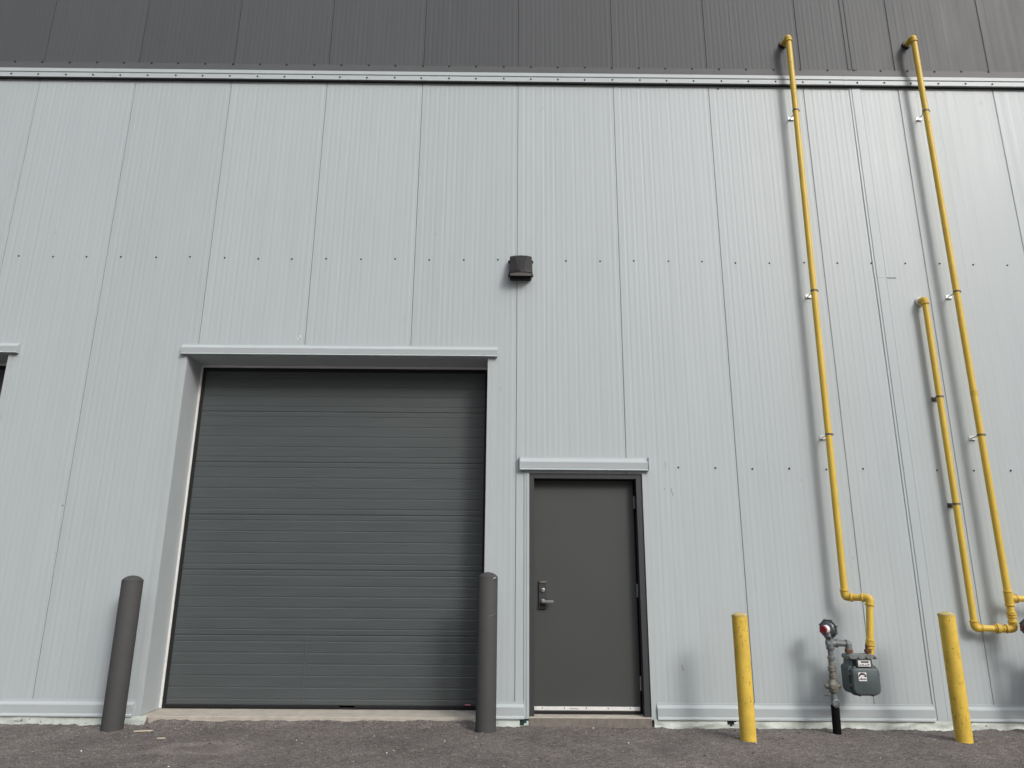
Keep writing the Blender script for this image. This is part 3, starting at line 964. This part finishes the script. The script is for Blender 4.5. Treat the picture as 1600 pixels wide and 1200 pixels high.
def gas_riser():
    r_ = thing('gas_riser', 'galvanised gas riser with brass valve on a black sleeve under the first yellow pipe', 'gas riser', (8.062, -.28, 0),
               'gas risers by the wall')
    q = MB(); q.lathe([(.034, -.10), (.034, .196), (.030, .197)], (-.004, 0, 0), (.02, 0, 1), 28)
    q.build('sleeve', M['sleeve'], r_, smooth=True)
    q = MB()
    q.lathe([(.027, .15), (.027, .262), (.024, .264), (.024, .285)], seg=24)
    q.lathe([(.022, .285), (.022, .36)], seg=20)
    q.lathe([(.020, .40), (.020, .66)], (.006, 0, 0), seg=20)
    q.build('pipe_run', M['cast'], r_, smooth=True)
    q = MB(); q.lathe([(.034, 0), (.034, .006), (.028, .010), (.022, .010), (.022, .004), (.012, .004)], (0, -.028, .213), (0, -1, 0), 24)
    q.build('sleeve_cap', M['cast'], r_, smooth=True)
    # service valve: body, key head, side ears
    q = MB()
    q.lathe([(.024, .288), (.036, .300), (.040, .325), (.044, .350), (.040, .376), (.030, .388), (.027, .402)], seg=12)
    q.lathe([(.030, 0), (.030, .040), (.022, .046), (.014, .048), (.014, .058)], (-.006, 0, .346), (-.35, -1, 0), 14)
    q.lathe([(.018, -.066), (.022, -.060), (.022, .060), (.018, .066)], (0, 0, .346), (1, 0, .05), 14)
    q.build('service_valve', M['valve'], r_, smooth=True)
    q = MB(); q.tube([(-.015, -.02, .268), (-.09, -.03, .276)], .0035, 8); q.build('valve_tag_wire', M['bracket_dark'], r_)
    # insulating union above the valve
    q = MB()
    q.lathe([(.026, .404), (.032, .410), (.032, .438), (.026, .444), (.026, .462), (.034, .468), (.034, .500), (.027, .506), (.024, .52),
             (.024, .548)], (.006, 0, 0), seg=12)
    q.build('insulating_union', M['valve'], r_, smooth=True)
    q = MB()
    q.lathe([(.022, .555), (.031, .560), (.031, .585), (.024, .590), (.024, .645)], (.010, 0, 0), seg=18)
    q.lathe([(.033, .640), (.035, .645), (.035, .662), (.031, .666), (.031, .705), (.028, .725)], (.012, 0, 0), seg=22)
    q.lathe([(.030, -.03), (.030, .046), (.035, .048), (.035, .062), (.03, .064)], (.012, 0, .692), (1, 0, 0), 22)
    q.build('tee', M['cast'], r_, smooth=True)
    q = MB(); q.tube([(.06, 0, .692), (.160, -.004, .690)], .0255, 20); q.build('outlet_pipe', M['cast'], r_, smooth=True)
    q = MB()
    q.tube([(.150, -.004, .690), (.172, -.006, .690), (.166, -.010, .648)], .027, 20, bend=.02)
    q.lathe([(.024, .600), (.024, .66)], (.165, -.010, 0), seg=18)
    q.lathe([(.034, 0), (.034, .014), (.03, .016)], (.146, -.004, .690), (1, 0, 0), 20)
    q.lathe([(.031, .643), (.031, .655)], (.165, -.010, 0), seg=20)
    q.build('elbow', M['cast'], r_, smooth=True)
    return r_
def gas_regulator():
    """diaphragm case facing forward-left, spring tower with a red cap"""
    g = thing('gas_regulator', 'round gas regulator with red cap on top of the first grey riser', 'gas regulator', (8.070, -.28, .725),
              'gas regulators on the risers')
    c = Vector((.008, .012, .085)); ax = Vector((-.80, -.58, -.03)).normalized()
    q = MB()
    q.lathe([(.030, -.052), (.052, -.046), (.064, -.026), (.068, -.008), (.079, -.007), (.079, .008), (.066, .009), (.058, .024), (.034, .034),
             (.030, .036)], c, ax, 36)
    u = ax.orthogonal().normalized(); w = ax.cross(u)
    for k in range(8):
        a = 2*math.pi*(k+.3)/8
        q.lathe([(.0095, -.012), (.0095, .010), (.006, .012), (.006, .017)], c+u*(.077*math.cos(a))+w*(.077*math.sin(a)), ax, 10)
    q.build('diaphragm_case', M['regulator'], g, smooth=True)
    q = MB(); q.lathe([(.036, .034), (.033, .050), (.031, .055), (.031, .072)], c, ax, 24)
    q.build('spring_tower', M['alu'], g, smooth=True)
    q = MB(); q.lathe([(.0325, .0725), (.0325, .088), (.027, .093), (.024, .091), (.006, .091), (.005, .096)], c, ax, 24)
    q.build('cap', M['red'], g, smooth=True)
    q = MB(); q.tube([c+Vector((-.010, -.01, -.050)), (.0, 0, -.004)], .024, 18)
    q.lathe([(.030, -.012), (.030, .012)], (.001, 0, .005), (0.1, 0, 1), 6)
    q.build('inlet_neck', M['cast'], g, smooth=True)
    v0 = c+Vector((-.022, -.035, -.055))
    q = MB(); q.tube([v0+Vector((.01, .01, .012)), v0+Vector((-.006, -.012, -.018))], .021, 16)
    q.build('vent', M['regulator'], g, smooth=True)
    return g
mt, rs, rg = gas_meter(), gas_riser(), gas_regulator()
DX = Vector((1.782, 0, .022))
dup(mt, mt.location+DX, 'green grey gas meter beyond the right edge past the looping branch pipe')
dup(rs, rs.location+Vector((1.782, 0, 0.0)), 'galvanised gas riser beyond the right edge past the looping branch pipe')
dup(rg, rg.location+DX, 'gas regulator cut off by the right edge beside the branch pipe elbow')

# ------------------------------------------------------------------ bollards
def grey_bollard(x, y, h, label):
    t = thing('bollard', label, 'bollard', (x, y, GZ), 'charcoal bollards beside the overhead door')
    q = MB()
    q.lathe([(.0875, -.08), (.0875, h-.002), (.0865, h)], seg=48)
    q.build('sleeve', M['grey_post'], t, smooth=True, angle=50)
    q = MB()
    q.lathe([(.0885, h+.0004), (.0885, h+.008), (.080, h+.020), (.064, h+.033), (.044, h+.043), (.022, h+.049), (.004, h+.051)], seg=48)
    q.build('cap', M['grey_post'], t, smooth=True, angle=50)
    return t
gb1 = grey_bollard(1.940, -.262, 1.200, 'charcoal bollard standing left of the overhead door, no white scuff')
gb2 = grey_bollard(5.088, -.262, 1.250, 'charcoal bollard between the two doors with a white scuff on its cap')
q = MB(); q.prism([(.052, .0), (.078, .012), (.080, .006), (.056, -.006)], 'y', -.062, -.045)
q.build('scuff', M['scuff'], gb2, loc=(-.005, -.016, 1.250-.002))
q = MB()
for k in range(7):
    a0 = R(8+k*8)
    q.box(math.sin(a0)*.0876-.004, math.sin(a0)*.0876+.006, -math.cos(a0)*.0876-.0008, -math.cos(a0)*.0876+.002, .93+.003*k, .9335+.003*k)
q.build('scratch_line', M['scratch_grey'], gb2)
def yellow_bollard(x, y, h, label, seed):
    t = thing('bollard', label, 'bollard', (x, y, GZ), 'yellow bollards in front of the gas meter')
    r = np.random.default_rng(seed)
    seg, rows = 48, 24
    v, f = [], []
    for j in range(rows+1):
        z = -.08+(h+.08)*j/rows
        for k in range(seg):
            a = 2*math.pi*k/seg
            rr = .0640+float(r.normal(0, .00018))
            v.append((rr*math.cos(a), rr*math.sin(a), z))
    for j in range(rows):
        for k in range(seg):
            k2 = (k+1) % seg
            f.append((j*seg+k, j*seg+k2, (j+1)*seg+k2, (j+1)*seg+k))
    q = MB(); q.add(v, f); q.build('post', M['yellow_post'], t, smooth=True, angle=60)
    prof = [(.0655, h-.004), (.0655, h+.004), (.060, h+.010), (.045, h+.018), (.025, h+.023), (.004, h+.025)]
    q = MB(); q.lathe(prof, seg=32)
    q.v = [(p[0]+float(r.normal(0, .001)), p[1]+float(r.normal(0, .001)), p[2]+float(r.normal(0, .0018))) for p in q.v]
    q.build('concrete_cap', M['concrete_cap'], t, smooth=True)
    # scraped streaks in the paint
    for i in range(22 if seed == 1 else 11):
        a0 = R(-90+float(r.normal(0, 34))); z0 = (h-.03-float(abs(r.normal(0, .12)))) if seed == 1 and i < 15 else float(r.uniform(.03, h*.7))
        ln = float(r.uniform(.015, .07)); w = float(r.uniform(.02, .05)); sl = float(r.normal(0, .12)); rr = .0647
        q = MB(); q.add([(rr*math.cos(a), rr*math.sin(a), z) for a, z in ((a0, z0), (a0+w, z0+.004), (a0+w*.7+sl, z0-ln), (a0+sl, z0-ln*.9))], [(0, 3, 2, 1)])
        q.build('paint_scratch', M['post_scratch'], t)
    return t
yellow_bollard(7.222, -.535, .958, 'scratched yellow bollard between the man door and the gas meter', 1)
yellow_bollard(8.975, -.535, .976, 'yellow bollard right of the gas meter, in front of the wall joint', 2)

# ------------------------------------------------------------------ small things on the asphalt
def gh(x, y): return GZ+float(ground_height(np.array([x]), np.array([y]))[0])
def splinter(x0_, y0_, x1_, y1_, w, label):
    d = Vector((x1_-x0_, y1_-y0_, 0)); n = d.normalized(); s = Vector((-n.y, n.x, 0))
    ln = d.length
    q = MB()
    out = [(0, -.2*w), (ln*.1, -w*.5), (ln*.8, -w*.45), (ln, .05*w), (ln*.7, w*.5), (ln*.05, w*.4)]
    q.v = []
    low = [n*a+s*b for a, b in out]
    q.add([p for p in low]+[p+Vector((0, 0, .008)) for p in low],
          [tuple(range(6))[::-1], tuple(range(6, 12))]+[(i, (i+1) % 6, 6+(i+1) % 6, 6+i) for i in range(6)])
    zz = max(gh(x0_, y0_), gh(x1_, y1_), gh((x0_+x1_)/2, (y0_+y1_)/2))
    o = q.build('wood_splinter', M['wood'], loc=(x0_, y0_, zz-.001))
    return tag(o, label, 'wood splinter', 'wood splinters on the asphalt')
splinter(2.175, -.365, 2.320, -.335, .018, 'longer pale wood splinter just right of the left charcoal bollard')
splinter(2.478, -.600, 2.545, -.597, .014, 'shorter pale wood splinter on the asphalt before the overhead door sill')
def stones():
    r = np.random.default_rng(3)
    q = MB()
    n = 2000
    for i in range(n):
        x = r.uniform(-.5, 11.5)
        y = -abs(r.normal(0, .55))-.06 if r.random() < .75 else r.uniform(-3.2, -.1)
        if 2.1 < x < 5.0 and y > -.05: continue
        s = float(np.clip(r.lognormal(-5.5, .42), .0025, .011))
        c = Vector((x, y, gh(x, y)+s*.3))
        vs = []
        for (a, b_, c_) in ((1, 0, 0), (-1, 0, 0), (0, 1, 0), (0, -1, 0), (0, 0, 1), (0, 0, -1), (.7, .7, .2), (-.7, .6, .3)):
            j = r.uniform(.6, 1.25, 3)
            vs.append(c+Vector((a*s*j[0], b_*s*j[1], c_*s*.7*j[2])))
        u_ = r.random(); q.slot = 0 if u_ < .40 else (1 if u_ < .43 else 2)
        q.add(vs, [(6, 4, 0), (6, 2, 4), (6, 0, 5), (6, 5, 2), (7, 4, 2), (7, 1, 4), (7, 2, 5), (7, 5, 1), (0, 4, 3), (3, 4, 1), (0, 3, 5), (3, 1, 5)])
    o = q.build('loose_gravel', [M['stone'], M['chalk'], M['crumb']])
    o['kind'] = 'stuff'
    o['label'] = 'loose small stones scattered on the asphalt along the wall'
    o['category'] = 'gravel'
stones()
